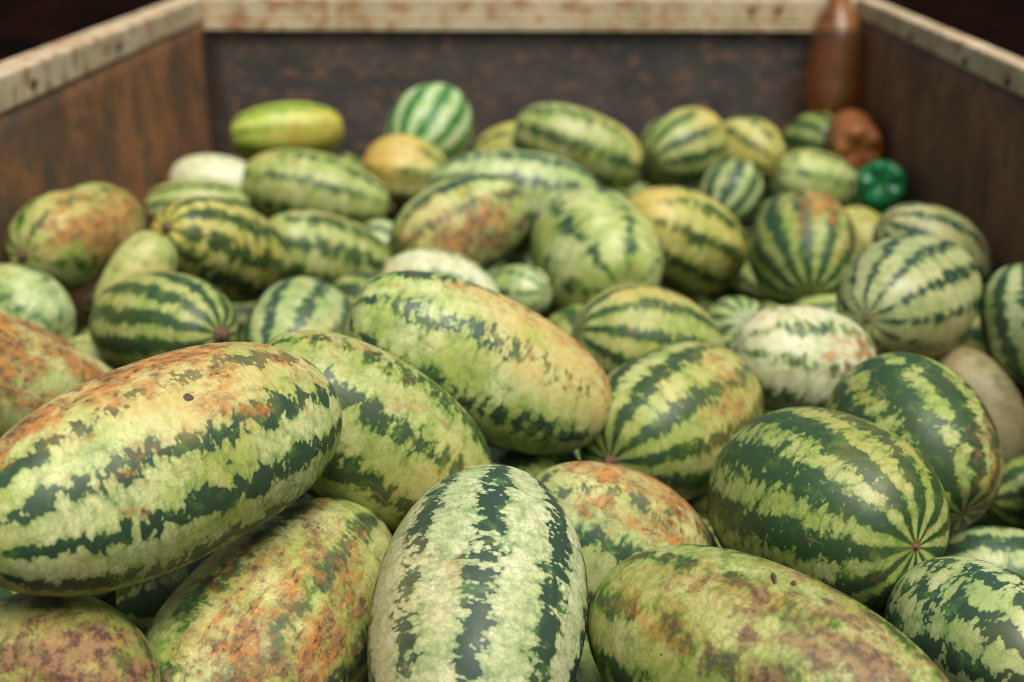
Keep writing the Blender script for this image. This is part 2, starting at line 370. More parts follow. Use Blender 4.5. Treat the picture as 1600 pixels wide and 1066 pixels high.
# id: position, axis, radius, length/diameter
FIT = {
 'm8': ((0.2434, 1.0685, 1.4074), (0.7607, -0.6485, 0.0303), 0.112, 1.92),
 'm6': ((-0.0649, 1.159, 1.4085), (0.0992, 0.906, 0.4114), 0.1223, 1.6),
 'm1': ((-0.4126, 1.1986, 1.5819), (0.6332, 0.774, -0.0013), 0.1147, 2.0),
 'm4': ((-0.5059, 1.0627, 1.3988), (0.9204, -0.3617, -0.1485), 0.0843, 1.35),
 'm5': ((-0.3138, 1.2305, 1.3326), (0.3899, 0.9063, 0.1631), 0.1227, 1.75),
 'm39': ((0.5151, 1.1903, 1.369), (0.4381, -0.883, 0.1685), 0.0843, 1.47),
 'm7': ((0.1092, 1.4338, 1.3311), (0.7733, 0.2589, -0.5787), 0.1084, 1.5),
 'm9': ((0.3767, 1.421, 1.4098), (0.4999, -0.8537, 0.146), 0.1308, 1.27),
 'm38': ((0.69, 1.5777, 1.209), (0.9913, 0.0163, -0.1309), 0.0737, 1.4),
 'm2': ((-0.2273, 1.482, 1.4796), (0.7485, 0.1569, -0.6443), 0.1098, 1.75),
 'm14': ((-0.0876, 1.6713, 1.5056), (0.884, 0.0899, -0.4588), 0.1074, 2.0),
 'm11': ((0.2211, 1.8002, 1.353), (0.6125, 0.7904, -0.0101), 0.1257, 1.5),
 'm10': ((0.5424, 1.6023, 1.4159), (0.3142, -0.8732, -0.3727), 0.1135, 1.22),
 'm37': ((0.831, 1.8309, 1.2128), (0.963, 0.269, -0.0131), 0.068, 1.25),
 'm56': ((0.0061, 1.9963, 1.1481), (0.9999, 0.0036, 0.0127), 0.0754, 1.3),
 'm12': ((0.4621, 1.9799, 1.3873), (0.9508, 0.1864, -0.2474), 0.0984, 1.35),
 'm36': ((0.809, 2.0607, 1.2575), (0.4322, -0.5099, -0.7438), 0.0786, 1.6),
 'm3': ((-0.7996, 1.6874, 1.4465), (0.6274, 0.5017, -0.5956), 0.1075, 2.35),
 'm15': ((-0.6682, 2.0103, 1.4334), (0.7958, -0.5909, 0.1326), 0.0978, 1.7),
 'm54': ((-0.8282, 2.0863, 1.3284), (1.0, 0.0061, 0.0001), 0.0551, 1.4),
 'm16': ((-0.442, 2.0904, 1.3741), (0.1439, 0.9753, 0.1678), 0.1056, 1.25),
 'm13': ((0.2005, 2.0626, 1.3819), (0.9162, 0.2638, -0.3017), 0.1094, 1.35),
 'm49': ((0.4267, 2.4689, 1.2509), (0.1191, -0.7803, 0.6139), 0.0797, 1.2),
 'cap': ((-0.2044, 2.3347, 1.3809), (0.9504, -0.0294, -0.3096), 0.091, 1.4),
 'm35': ((0.9083, 2.116, 1.4132), (0.1153, -0.4105, -0.9046), 0.0891, 1.3),
 'm34': ((0.6867, 2.1456, 1.4496), (0.6362, 0.7702, -0.0454), 0.1155, 1.6),
 'm51': ((0.596, 2.3706, 1.3105), (0.9992, 0.0394, -0.0113), 0.0661, 1.3),
 'm17': ((-0.9755, 2.1153, 1.4164), (0.8445, -0.5171, -0.1395), 0.0877, 1.35),
 'm47': ((-0.7858, 2.2298, 1.4357), (0.4139, 0.4314, 0.8016), 0.0636, 1.75),
 'm50': ((-0.0409, 2.4082, 1.3624), (0.8069, -0.5561, 0.1993), 0.0616, 1.2),
 'm19': ((-0.6691, 2.4453, 1.439), (0.4047, 0.763, -0.5041), 0.1079, 1.75),
 'm20': ((-0.4967, 2.7068, 1.3422), (0.7852, 0.469, -0.4044), 0.1016, 1.7),
 'm29': ((0.1193, 2.5027, 1.4168), (0.289, -0.9484, -0.1302), 0.1338, 1.35),
 'm31': ((0.5753, 2.5544, 1.4107), (-0.0622, -0.9416, -0.331), 0.1205, 1.25),
 'm30': ((0.3282, 2.7185, 1.3862), (0.7759, 0.413, -0.4769), 0.1175, 1.5),
 'm28': ((-0.1712, 2.5402, 1.4628), (0.7871, 0.5904, 0.1785), 0.1103, 1.5),
 'm48': ((-0.399, 3.023, 1.2689), (0.932, -0.2666, -0.2455), 0.0698, 1.2),
 'm33': ((0.8525, 2.5558, 1.4105), (0.8469, 0.0822, -0.5254), 0.1003, 1.4),
 'm32': ((0.8134, 2.9623, 1.3101), (0.4802, -0.6398, -0.6001), 0.0778, 1.3),
 'm18': ((-0.9604, 2.4186, 1.4752), (0.3206, 0.9457, -0.0536), 0.1075, 1.6),
 'm46': ((-0.8743, 3.0097, 1.3773), (0.9628, 0.2644, -0.0561), 0.0718, 1.9),
 'm21': ((-0.5843, 3.0864, 1.4009), (0.9713, 0.0782, -0.2248), 0.1048, 1.9),
 'm27': ((-0.0604, 2.9063, 1.4409), (0.9954, -0.0044, -0.096), 0.1095, 2.0),
 'm45': ((-0.9112, 3.3301, 1.3588), (0.9931, -0.0318, -0.1125), 0.0825, 1.6),
 'm44': ((0.7783, 3.3666, 1.3595), (0.9663, 0.0465, -0.2532), 0.0903, 1.4),
 'm42': ((0.5287, 3.3196, 1.341), (0.4394, 0.6601, 0.6092), 0.0905, 1.2),
 'm24': ((-0.3702, 3.2859, 1.4091), (0.9889, -0.0195, -0.1475), 0.0946, 1.3),
 'm26': ((0.1033, 3.3686, 1.4592), (0.9448, -0.0978, -0.3127), 0.109, 1.75),
 'm40': ((0.4065, 3.4522, 1.4409), (0.7707, 0.6149, 0.1668), 0.1094, 1.25),
 'm41': ((0.6081, 3.5587, 1.409), (0.6232, -0.7661, -0.157), 0.0996, 1.25),
 'm43': ((0.8429, 3.6984, 1.4007), (0.375, -0.9227, 0.0897), 0.0961, 1.2),
 'm25': ((-0.0882, 3.5495, 1.3952), (0.8254, -0.3343, 0.4548), 0.0938, 1.4),
 'm22': ((-0.7766, 3.6892, 1.4301), (0.9675, 0.2504, 0.0358), 0.0928, 1.9),
 'm23': ((-0.3237, 3.509, 1.4795), (0.389, 0.7804, 0.4895), 0.1214, 1.25),
 'm55': ((-0.4637, 1.3832, 1.2839), (0.9598, 0.2767, 0.0469), 0.0798, 1.225),
 'f1': ((-0.0235, 1.6792, 1.2721), (0.5483, 0.8257, 0.1326), 0.0966, 1.248),
 'm53': ((-0.0013, 1.2878, 1.2139), (-0.312, 0.9498, 0.0215), 0.1003, 1.432),
 'f3': ((0.5103, 2.9054, 1.2513), (-0.3243, 0.9365, 0.1332), 0.0757, 1.493),
 'f4': ((0.8507, 2.3724, 1.2761), (0.9887, 0.1485, 0.0208), 0.0986, 1.26),
 'f5': ((-0.3732, 2.5184, 1.2871), (-0.9335, 0.2708, 0.2349), 0.0751, 1.269),
 'f6': ((0.098, 2.2589, 1.2864), (-0.2897, 0.9566, -0.0313), 0.0961, 1.369),
 'f7': ((0.2499, 1.7318, 1.1451), (-0.5003, 0.8658, -0.0051), 0.0775, 1.442),
 'f8': ((-0.7273, 2.7406, 1.1483), (0.9847, 0.1426, -0.0997), 0.0786, 1.42),
 'f9': ((0.8429, 1.9677, 1.0853), (0.9416, 0.259, -0.215), 0.082, 1.278),
 'f10': ((-0.679, 1.5092, 1.2646), (0.9711, 0.1071, -0.2132), 0.0807, 1.312),
 'f11': ((0.8921, 3.2491, 1.2647), (-0.4619, 0.8614, -0.2112), 0.081, 1.288),
 'f12': ((0.3039, 3.4589, 1.2852), (0.7622, 0.6342, -0.1294), 0.0806, 1.5),
 'f13': ((-0.3326, 1.5741, 1.2914), (-0.0417, 0.9926, -0.1138), 0.0783, 1.5),
 'f14': ((-0.6884, 1.2421, 1.2655), (-0.1737, 0.9563, 0.2353), 0.0907, 1.39),
 'f15': ((-0.953, 2.6438, 1.2154), (0.9756, 0.1174, -0.1855), 0.0827, 1.302),
 'f16': ((0.32, 2.0429, 1.1346), (0.5696, 0.8124, 0.1245), 0.0969, 1.459),
 'f17': ((-0.1128, 2.9465, 1.2044), (0.1675, 0.9735, -0.1555), 0.0858, 1.428),
 'f18': ((0.733, 3.6639, 1.2559), (-0.9354, 0.3107, 0.1691), 0.0969, 1.256),
 'f19': ((0.3566, 2.9847, 1.1772), (-0.2393, 0.9625, -0.1279), 0.0876, 1.404),
 'f20': ((0.0075, 2.5765, 1.1941), (-0.301, 0.9467, 0.1145), 0.0917, 1.347),
 'f21': ((-0.9422, 2.3709, 1.1901), (0.0142, 0.996, 0.0885), 0.0969, 1.327),
 'f22': ((-0.4589, 3.3535, 1.2752), (-0.8774, 0.4787, 0.0302), 0.0758, 1.309),
 'f23': ((0.3326, 2.2559, 1.2567), (0.5368, 0.8254, -0.1746), 0.0847, 1.442),
 'f24': ((-0.0779, 3.2259, 1.2802), (-0.7364, 0.6533, 0.1759), 0.0763, 1.487),
 'f25': ((-0.0814, 3.3328, 1.0941), (0.9908, 0.1346, 0.015), 0.0898, 1.215),
 'f26': ((-0.6165, 3.773, 1.2476), (-0.1639, 0.9827, 0.0861), 0.0935, 1.274),
 'f27': ((0.2374, 3.2633, 1.2689), (-0.6113, 0.7863, 0.0894), 0.0897, 1.284),
 'f28': ((0.6966, 3.1957, 1.2987), (-0.8672, 0.4968, -0.0333), 0.0765, 1.467),
 'f29': ((0.4834, 1.3562, 1.2215), (0.7664, 0.6135, -0.1902), 0.0975, 1.247),
 'f30': ((0.5729, 3.3379, 1.0912), (0.5616, 0.8058, -0.1877), 0.0794, 1.45),
 'f31': ((0.6708, 3.5352, 1.0933), (0.9859, 0.1362, -0.0976), 0.0897, 1.456),
 'f32': ((0.5861, 2.9456, 1.0798), (0.9781, 0.1574, -0.1363), 0.0754, 1.476),
 'f33': ((0.5189, 2.2685, 1.1087), (0.0879, 0.9875, 0.1311), 0.0899, 1.291),
 'f34': ((0.5879, 3.7224, 1.0934), (0.9707, 0.2355, -0.0468), 0.0887, 1.215),
 'f35': ((-0.285, 2.8711, 1.2727), (-0.8736, 0.4843, 0.048), 0.0956, 1.205),
 'f36': ((0.4217, 2.666, 1.1695), (0.988, 0.0311, -0.1514), 0.0763, 1.492),
 'f37': ((-0.7787, 3.1274, 1.2643), (-0.3848, 0.923, 0.0035), 0.0985, 1.297),
 'f38': ((0.6115, 2.1234, 1.2092), (0.8819, 0.4594, 0.1062), 0.0967, 1.443),
 'f39': ((0.6834, 1.9786, 1.1613), (0.7751, 0.6298, 0.0505), 0.0811, 1.215),
 'f40': ((0.5307, 1.7268, 1.1565), (-0.327, 0.9444, 0.0336), 0.0901, 1.367),
 'f41': ((0.7509, 1.6994, 1.1063), (0.7716, 0.6361, 0.0026), 0.0899, 1.373),
 'f42': ((-0.7684, 2.3791, 1.2685), (0.1496, 0.9828, 0.108), 0.0766, 1.489),
 'f43': ((0.2949, 2.797, 1.1567), (-0.9921, 0.1161, 0.0478), 0.0765, 1.238),
 'f44': ((0.8669, 1.6874, 1.2895), (-0.4374, 0.8646, -0.2474), 0.0836, 1.343),
 'f45': ((0.8551, 1.5515, 1.1709), (0.4717, 0.8552, -0.2149), 0.0788, 1.348),
 'f46': ((-0.0258, 2.0853, 1.2965), (0.9653, 0.1155, -0.2344), 0.0867, 1.243),
 'f47': ((0.8594, 1.4138, 1.2654), (-0.9937, 0.0071, 0.1118), 0.0828, 1.245),
 'f48': ((-0.6201, 2.1844, 1.2078), (-0.9639, 0.1212, -0.2372), 0.0948, 1.446),
 'f49': ((-0.1266, 1.4803, 1.2357), (0.4424, 0.8926, -0.0871), 0.0807, 1.237),
 'f50': ((-0.8686, 1.2359, 1.2784), (0.6679, 0.7086, -0.2277), 0.0887, 1.239),
 'f51': ((-0.8683, 1.5995, 1.1746), (0.9959, 0.087, -0.0231), 0.0865, 1.303),
 'f52': ((-0.641, 1.9727, 1.251), (-0.9773, 0.1528, -0.1465), 0.0753, 1.222),
 'f53': ((-0.8613, 1.8362, 1.2658), (0.9944, 0.0104, 0.1053), 0.0865, 1.452),
 'f54': ((0.3789, 1.7416, 1.2566), (0.8846, 0.4117, 0.2191), 0.0752, 1.303),
 'f55': ((-0.7753, 1.7662, 1.1296), (-0.8121, 0.537, -0.2283), 0.0818, 1.372),
 'f56': ((-0.2774, 3.4167, 1.2703), (0.5678, 0.8188, 0.0849), 0.09, 1.468),
 'f57': ((-0.7243, 1.9558, 1.0984), (0.3053, 0.9495, 0.0719), 0.0827, 1.226),
 'f58': ((-0.3015, 2.2025, 1.2849), (0.9401, 0.3117, -0.1379), 0.0757, 1.28),
 'f59': ((-0.9219, 1.4375, 1.2995), (0.038, 0.9715, 0.2341), 0.0827, 1.488),
 'f60': ((-0.1625, 2.4248, 1.1829), (0.416, 0.8991, 0.1364), 0.0966, 1.269),
 'f61': ((-0.128, 1.8607, 1.2427), (0.4641, 0.8702, -0.1654), 0.0812, 1.496),
 'f62': ((0.2302, 2.4507, 1.2396), (0.8343, 0.5104, 0.2083), 0.0774, 1.42),
}
LOWER = {
 'f1': 'watermelon in the dark gap between the long central one and the upright striped one',
 'f3': 'watermelon in the dark gap between the brown-crowned one and the yellow-tinged one',
 'f4': 'watermelon in the dark gap between the right edge one and the big pale round one',
 'f5': 'watermelon in the dark gap between the rust-flecked one and the long central one',
 'f6': 'watermelon in the dark gap between the banded one and the long central one',
 'f7': 'watermelon in the dark gap between the rusty-backed one and the round dark one',
 'f8': 'watermelon in the dark gap between the steep striped one and the stem stub one',
 'f9': 'watermelon in the dark gap between the grey-green one and the dashed one',
 'f10': 'watermelon in the dark gap between the long striped one and the scabby one',
 'f11': 'watermelon in the dark gap between the squeezed one and the cream-green one',
 'f12': 'watermelon in the dark gap between the yellow-tinged one and the oval back one',
 'f13': 'watermelon in the dark gap between the orange scarred one and the long striped one',
 'f14': 'watermelon in the dark beside the long striped one',
 'f15': 'watermelon in the dark gap between the stem stub one and the smooth one',
 'f16': 'watermelon in the dark gap between the fanned one and the round dark one',
 'f17': 'watermelon in the dark gap between the gap one and the brown-blotched one',
 'f18': 'watermelon in the dark gap between the small dark one and the cream-green one',
 'f19': 'watermelon in the dark gap between the yellow-tinged one and the banded one',
 'f20': 'watermelon in the dark gap between the gap one and the egg-shaped one',
 'f21': 'watermelon in the dark gap between the low light green one and the stem stub one',
 'f22': 'watermelon in the dark gap between the brown-blotched one and the long light green one',
 'f23': 'watermelon in the dark gap between the banded one and the scabbed whitish one',
 'f24': 'watermelon in the dark gap between the brown-blotched one and the egg-shaped one',
 'f25': 'watermelon in the dark gap between the egg-shaped one and the gap one',
 'f26': 'watermelon in the dark gap between the long light green one and the ribbed one',
 'f27': 'watermelon in the dark gap between the egg-shaped one and the oval back one',
 'f28': 'watermelon in the dark gap between the brown-crowned one and the small dark one',
 'f29': 'watermelon in the dark gap between the pear-shaped one and the round dark one',
 'f30': 'watermelon in the dark gap between the yellow-tinged one and the small mint one',
 'f31': 'watermelon in the dark gap between the yellow-tinged one and the small dark one',
 'f32': 'watermelon in the dark gap between the scabbed whitish one and the brown-crowned one',
 'f33': 'watermelon in the dark gap between the round dark one and the scabbed whitish one',
 'f34': 'watermelon in the dark gap between the small dark one and the brown-crowned one',
 'f35': 'watermelon in the dark gap between the brown-blotched one and the rust-flecked one',
 'f36': 'watermelon in the dark gap between the banded one and the small mint one',
 'f37': 'watermelon in the dark gap between the navel one and the long light green one',
 'f38': 'green watermelon of the bottom layer, buried beneath the others',
 'f39': 'green watermelon of the bottom layer, buried beneath the others',
 'f40': 'green watermelon of the bottom layer, buried beneath the others',
 'f41': 'green watermelon of the bottom layer, buried beneath the others',
 'f42': 'green watermelon of the bottom layer, buried beneath the others',
 'f43': 'green watermelon of the bottom layer, buried beneath the others',
 'f44': 'green watermelon of the bottom layer, buried beneath the others',
 'f45': 'green watermelon of the bottom layer, buried beneath the others',
 'f46': 'green watermelon of the bottom layer, buried beneath the others',
 'f47': 'green watermelon of the bottom layer, buried beneath the others',
 'f48': 'green watermelon of the bottom layer, buried beneath the others',
 'f49': 'green watermelon of the bottom layer, buried beneath the others',
 'f50': 'green watermelon of the bottom layer, buried beneath the others',
 'f51': 'green watermelon of the bottom layer, buried beneath the others',
 'f52': 'green watermelon of the bottom layer, buried beneath the others',
 'f53': 'green watermelon of the bottom layer, buried beneath the others',
 'f54': 'green watermelon of the bottom layer, buried beneath the others',
 'f55': 'green watermelon of the bottom layer, buried beneath the others',
 'f56': 'green watermelon of the bottom layer, buried beneath the others',
 'f57': 'green watermelon of the bottom layer, buried beneath the others',
 'f58': 'green watermelon of the bottom layer, buried beneath the others',
 'f59': 'green watermelon of the bottom layer, buried beneath the others',
 'f60': 'green watermelon of the bottom layer, buried beneath the others',
 'f61': 'green watermelon of the bottom layer, buried beneath the others',
 'f62': 'green watermelon of the bottom layer, buried beneath the others',
}
# label, style.  Directions are (right, up, towards the camera)
MELONS = {
'm8': ("big pear-shaped watermelon at the bottom right, dull green crusted with brown scars",
  dict(N=9, thr=.4, amp=.8, cs=30, pal='lime', wob=.5, edge=.3, halo=.5, vein=.6, taper=-.16, p=2.15, y=((-.3,.5,.6),.4,.2), r=((-.1,.8,.45),.5,.5), d=((.3,.15,.85),.85,.85), scuff=1, marks=(((.0,.97,.3),.012,.0025,'scab'),((.17,.93,.35),.004,.003,'scab')))),
'm6': ("upright oval watermelon at the bottom centre, whitish with three crisp dark jagged stripes",
  dict(N=9, spin=.03, thr=.55, amp=.8, cs=42, pal='cream', wob=.25, edge=.07, halo=.12, vein=.45, p=2.1, y=((-.8,.2,.5),.45,.6), scuff=.35, marks=(((.58,.62,.6),.006,.002,'scab'),))),
'm1': ("long watermelon across the left foreground with jagged dark stripes and an orange scarred top",
  dict(N=10, spin=.1, thr=.52, amp=.85, cs=34, pal='pale', wob=.3, edge=.07, halo=.15, vein=.4, p=2.25, bend=.04, bdir=1.57, y=((.1,.95,.3),.5,1.0), r=((-.2,.95,.25),.72,1.0), scuff=.55, marks=(((.37,.62,.62),.0065,.0055,'scar'),))),
'm4': ("brown scabby watermelon in the bottom left corner with a green upper side",
  dict(N=9, thr=.4, amp=.7, cs=26, pal='green', edge=.25, halo=.5, vein=.4, y=((.4,.2,.9),.8,.5), r=((.5,.1,.75),.45,.7), d=((.45,.0,.9),.95,1), scuff=.8)),
'm5': ("orange and brown scarred watermelon at the bottom left, leaning under the long striped one",
  dict(N=8, thr=.3, amp=.7, cs=26, pal='pale', edge=.22, halo=.5, vein=.3, p=2.25, y=((.3,.5,.6),.5,.35), r=((.45,.55,.55),.55,1.0), d=((.45,.4,.65),.5,.9), scuff=.7)),
'm53': ("pale green sliver of watermelon between the upright striped and the pear-shaped ones",
  dict(N=10, thr=.5, amp=.7, cs=34, pal='mint')),
'm39': ("whitish watermelon in the bottom right corner covered by a dark green broken network",
  dict(N=10, spin=.2, thr=.5, amp=1.35, cs=36, pal='mint', wob=.5, edge=.07, halo=.15, vein=.2, y=((-.2,.3,.9),.35,.35), scuff=.3)),
'm7': ("pale green watermelon with a rusty brown back, right behind the upright striped one",
  dict(N=8, thr=.55, amp=1.0, cs=30, pal='mint', wob=.6, edge=.2, halo=.4, vein=.4, p=2.2, y=((.3,.8,.3),.6,.6), r=((.45,.9,.1),.85,.9), d=((.3,-.5,.6),.35,.5), scuff=.8)),
'm55': ("dark watermelon deep in the shadow of the gap at the lower left",
  dict(N=9, thr=-.6, amp=.6, cs=30, pal='green', d=((0, .2, 1), .5, .5))),  # dark rind and brown cover here stand in for the gap's shade
'm9': ("large round dark green watermelon at the right with speckled yellow-green stripes",
  dict(N=11, spin=.15, thr=-.22, amp=.9, cs=52, pal='green', wob=.3, edge=.22, halo=.35, vein=.25, y=((.3,.8,.3),.38,.8), r=((.75,-.35,.5),.25,.5), scuff=.4, stem=.25)),
'm38': ("grey-green watermelon at the right edge, above the white networked one",
  dict(N=8, thr=.1, amp=.8, cs=30, pal='mint', edge=.15)),
'm2': ("pale yellow-green watermelon lying behind the long striped one, partly hidden by it",
  dict(N=8, spin=.25, thr=.4, amp=.95, cs=34, pal='lime', wob=.35, edge=.15, halo=.35, vein=.3, p=2.2, y=((.5,-.6,.3),.5,.5), r=((.2,.6,.6),.25,.6), scuff=.8)),
'm14': ("long pale watermelon in the centre with thin broken dark lines and an orange right end",
  dict(N=7, spin=.35, thr=.74, amp=.85, cs=34, pal='pale', wob=.3, edge=.12, halo=.3, vein=.3, p=2.35, y=((.85,.35,.15),.62,.95), r=((.8,.6,.2),.5,.6), scuff=.7)),
'm11': ("round watermelon right of centre with bold green stripes fanning out from its brown stem end",
  dict(N=11, spin=.1, thr=.15, amp=.75, cs=48, pal='lime', wob=.25, edge=.14, halo=.3, vein=.2, y=((.7,.35,.5),.45,.5), r=((.85,.35,.3),.4,.7), scuff=.6, stem=.8)),
'm10': ("dark green watermelon with yellowish dashed stripes, just behind the large round dark one",
  dict(N=10, spin=.2, thr=-.28, amp=.95, cs=40, pal='green', wob=.3, edge=.15, halo=.3, vein=.2, r=((.9,-.1,.35),.4,.6), d=((.85,-.2,.4),.55,.8), scuff=.5)),
'm37': ("dark shaded watermelon cut by the right edge, beneath the dashed dark green one",
  dict(N=9, thr=-.1, amp=.7, pal='green')),
'm56': ("watermelon half lost in the dark gap behind the upright striped one",
  dict(N=9, thr=.5, amp=.7, pal='mint')),
'm12': ("whitish watermelon right of centre with a brown scab on its lower right side",
  dict(N=8, thr=.75, amp=.8, cs=30, pal='white', wob=.5, edge=.2, halo=.4, vein=.3, y=((-.3,.8,.4),.35,.5), r=((.75,-.35,.5),.65,.95), d=((.8,-.4,.4),.5,.9), scuff=.5)),
'm36': ("dull pinkish brown watermelon at the right edge behind the dashed dark green one",
  dict(N=8, thr=1.4, amp=.5, pal='dull', edge=.4, vein=.2, d=((0,0,1),.5,.4))),
'm3': ("long watermelon cut by the left edge, its pale back covered in rust-brown scars",
  dict(N=9, thr=.9, amp=.7, cs=28, pal='pale', edge=.3, halo=.5, y=((-.2,.9,.3),.8,.6), r=((-.1,.75,.6),1.15,.95), d=((-.1,.7,.6),.6,.8), scuff=.9, vein=.3, taper=-.1)),
'm15': ("round dark green watermelon at the left with a reddish stem stub and yellow flecks",
  dict(N=11, spin=.1, thr=.0, amp=.75, cs=38, pal='green', wob=.3, edge=.15, halo=.3, vein=.2, y=((-.6,.7,.3),.3,.7), scuff=.4, stem=1.2)),
'm54': ("light green watermelon low in the gap between the stem-stub one and the left edge",
  dict(N=8, thr=.9, amp=.5, pal='lime')),
'm16': ("watermelon with steep white and dark green stripes, left of the long pale central one",
  dict(N=10, spin=.2, thr=.3, amp=.6, cs=40, pal='mint', edge=.12, y=((.7,-.2,.6),.5,.7), r=((-.3,.8,.4),.2,.5), scuff=.6)),
'm13': ("watermelon with even green and yellow bands behind the one with fanning stripes",
  dict(N=11, spin=.2, thr=0.2, amp=.5, cs=45, pal='lime', wob=.25, edge=.14, halo=.3, y=((.2,.9,.2),.4,.75), r=((.8,.3,.3),.3,.5), scuff=.5)),
'm49': ("small pale mint watermelon low between the banded one and the dark green striped ones",
  dict(N=12, thr=.35, amp=.5, cs=45, pal='mint', edge=.3)),
'cap': ("bright whitish watermelon whose top shows over the long pale central one",
  dict(N=7, spin=.4, thr=.8, amp=.5, pal='white', edge=.2, y=((-.8,.2,.3),.4,.7), scuff=.3)),
'm35': ("green striped watermelon cut off by the right edge, beside the side panel",
  dict(N=10, thr=.1, amp=.6, cs=40, pal='mint', edge=.15, y=((-.5,-.5,.6),.3,.4))),
'm34': ("big pale round watermelon at the right with thin dark lines spreading from its end",
  dict(N=11, spin=.0, thr=.62, amp=.65, cs=38, pal='dullpale', wob=.35, edge=.12, halo=.2, vein=.25, y=((.2,-.7,.6),.4,.6), scuff=.4, stem=.5)),
'm51': ("pale watermelon peeking out from behind the whitish scabbed one",
  dict(N=9, thr=.7, amp=.5, pal='pale')),
'm17': ("pale grey-green watermelon at the left edge with one faint dark line",
  dict(N=6, spin=.2, thr=.85, amp=.6, cs=30, pal='mint', edge=.25, halo=.4)),
'm47': ("smooth light green watermelon standing between the lumpy and the speckled ones at the left",
  dict(N=8, thr=1.3, amp=.4, pal='lime', edge=.3, y=((.2,-.3,.8),.5,.4))),
'm50': ("patch of a pale watermelon in the gap left of the big pale green egg-shaped one",
  dict(N=9, thr=.7, amp=.5, pal='mint')),
'm19': ("yellow-mottled dark green watermelon with a navel at its left end",
  dict(N=9, spin=.1, thr=.12, amp=1.15, cs=30, pal='yellow', wob=.5, edge=.13, halo=.3, y=((-.8,.2,.4),.55,.8), r=((-.9,-.1,.3),.25,.6), scuff=.5, stem=.9, bend=.12, bdir=0)),
'm20': ("mottled green watermelon with rusty flecks, touching the navel one",
  dict(N=8, spin=.2, thr=.4, amp=1.1, cs=30, pal='lime', wob=.5, edge=.13, halo=.3, r=((.1,.8,.4),.3,.7), scuff=.8)),
'm29': ("big pale green egg-shaped watermelon in the middle with a bluish centre line",
  dict(N=7, spin=.0, thr=0.85, amp=.75, cs=30, pal='pale', wob=.35, edge=.16, halo=.3, vein=.25, y=((-.2,-.8,.4),.35,.7), scuff=.5)),
'm31': ("round dark green watermelon right of the middle with upright stripes and a brown crown",
  dict(N=12, spin=.1, thr=-.2, amp=.7, cs=40, pal='green', wob=.25, edge=.25, halo=.4, y=((.3,.9,.3),.3,.4), r=((.45,.85,.3),.62,.8), d=((.85,.3,.3),.3,.5), scuff=.4)),
'm30': ("yellow-tinged oval watermelon in the middle, right of the big egg-shaped one",
  dict(N=10, spin=.2, thr=.55, amp=.75, cs=34, pal='yellow', wob=.4, edge=.18, halo=.35, y=((-.6,.5,.5),.55,.7), scuff=.4)),
'm28': ("striped watermelon above the centre with a large brown blotch on its front",
  dict(N=9, spin=.3, thr=0.3, amp=.7, cs=32, pal='pale', wob=.3, edge=.14, halo=.3, y=((-.3,-.2,.9),.45,.6), r=((.25,-.1,.9),.6,.9), d=((.3,-.35,.85),.62,.9), scuff=.5)),
'm48': ("small patch of a pale watermelon left of the brown-blotched one",
  dict(N=9, thr=.6, amp=.6, pal='mint')),
'm33': ("pale watermelon with dark bands behind the big pale round one, near the right panel",
  dict(N=9, spin=.2, thr=.45, amp=.7, cs=32, pal='dullpale', edge=.15, r=((.7,.4,.4),.4,.5), scuff=.5)),
'm32': ("smooth yellowish watermelon squeezed behind the one with the brown crown",
  dict(N=9, thr=1.3, amp=.4, pal='yellow')),
'm18': ("lumpy watermelon beside the left panel with an orange-brown right side",
  dict(N=9, spin=.1, thr=.5, amp=.8, cs=28, pal='lime', wob=.5, edge=.2, halo=.4, waist=.10, wt=.05, y=((.6,.3,.6),.5,.5), r=((.85,.25,.4),.85,.85), scuff=.7, stem=.8)),
'm46': ("pale striped watermelon lying under the white one at the far left",
  dict(N=9, spin=.2, thr=.35, amp=.6, pal='lime', edge=.2)),
'm21': ("long light green watermelon with a dark right end in the back left part",
  dict(N=8, spin=.2, thr=.85, amp=.8, cs=28, pal='lime', wob=.45, edge=.18, halo=.35, taper=-.06, y=((-.6,.6,.2),.35,.6), stem=1.0, scuff=.3)),
'm27': ("long pale mint watermelon lying behind the brown-blotched one",
  dict(N=8, spin=.35, thr=.5, amp=.7, cs=30, pal='mint', edge=.15, y=((.3,-.3,.7),.3,.3))),
'm45': ("small plain white watermelon at the far left by the back corner",
  dict(N=7, thr=1.9, amp=.2, pal='white', scuff=.05, vein=.05)),
'm44': ("pale cream-green watermelon in the back right beside the green bottle",
  dict(N=8, spin=.3, thr=.85, amp=.6, cs=30, pal='pale', edge=.25, y=((-.2,.9,.2),.35,.5), stem=.5)),
'm42': ("small dark green watermelon at the back right below the double lump of two",
  dict(N=10, spin=.15, thr=0.05, amp=.6, cs=36, pal='mint', edge=.15)),
'm24': ("ribbed yellow-orange watermelon in front of the bright green striped one at the back",
  dict(N=8, thr=.6, amp=.4, cs=30, pal='yellow', edge=.3, rib=.03, y=((-.5,.5,.5),.8,.8), r=((-.9,.3,.2),.35,.5), stem=1.4)),
'm26': ("oval watermelon at the back centre with broken dark bands and an orange right rim",
  dict(N=8, spin=.1, thr=.6, amp=.85, cs=28, pal='lime', wob=.4, edge=.15, y=((.8,.5,.1),.45,.7), d=((-.2,-.3,.8),.2,.5), scuff=.5)),
'm40': ("round green watermelon at the back right with an orange shoulder",
  dict(N=11, spin=.2, thr=0.3, amp=.6, cs=36, pal='lime', edge=.18, y=((.6,.75,.0),.6,.8), r=((.95,-.1,.2),.25,.5), stem=.5)),
'm41': ("olive watermelon at the back right with rusty spots, beside the orange-shouldered one",
  dict(N=8, spin=.3, thr=.55, amp=.7, cs=30, pal='yellow', edge=.2, r=((.1,-.3,.9),.3,.7), d=((.2,-.7,.6),.3,.6))),
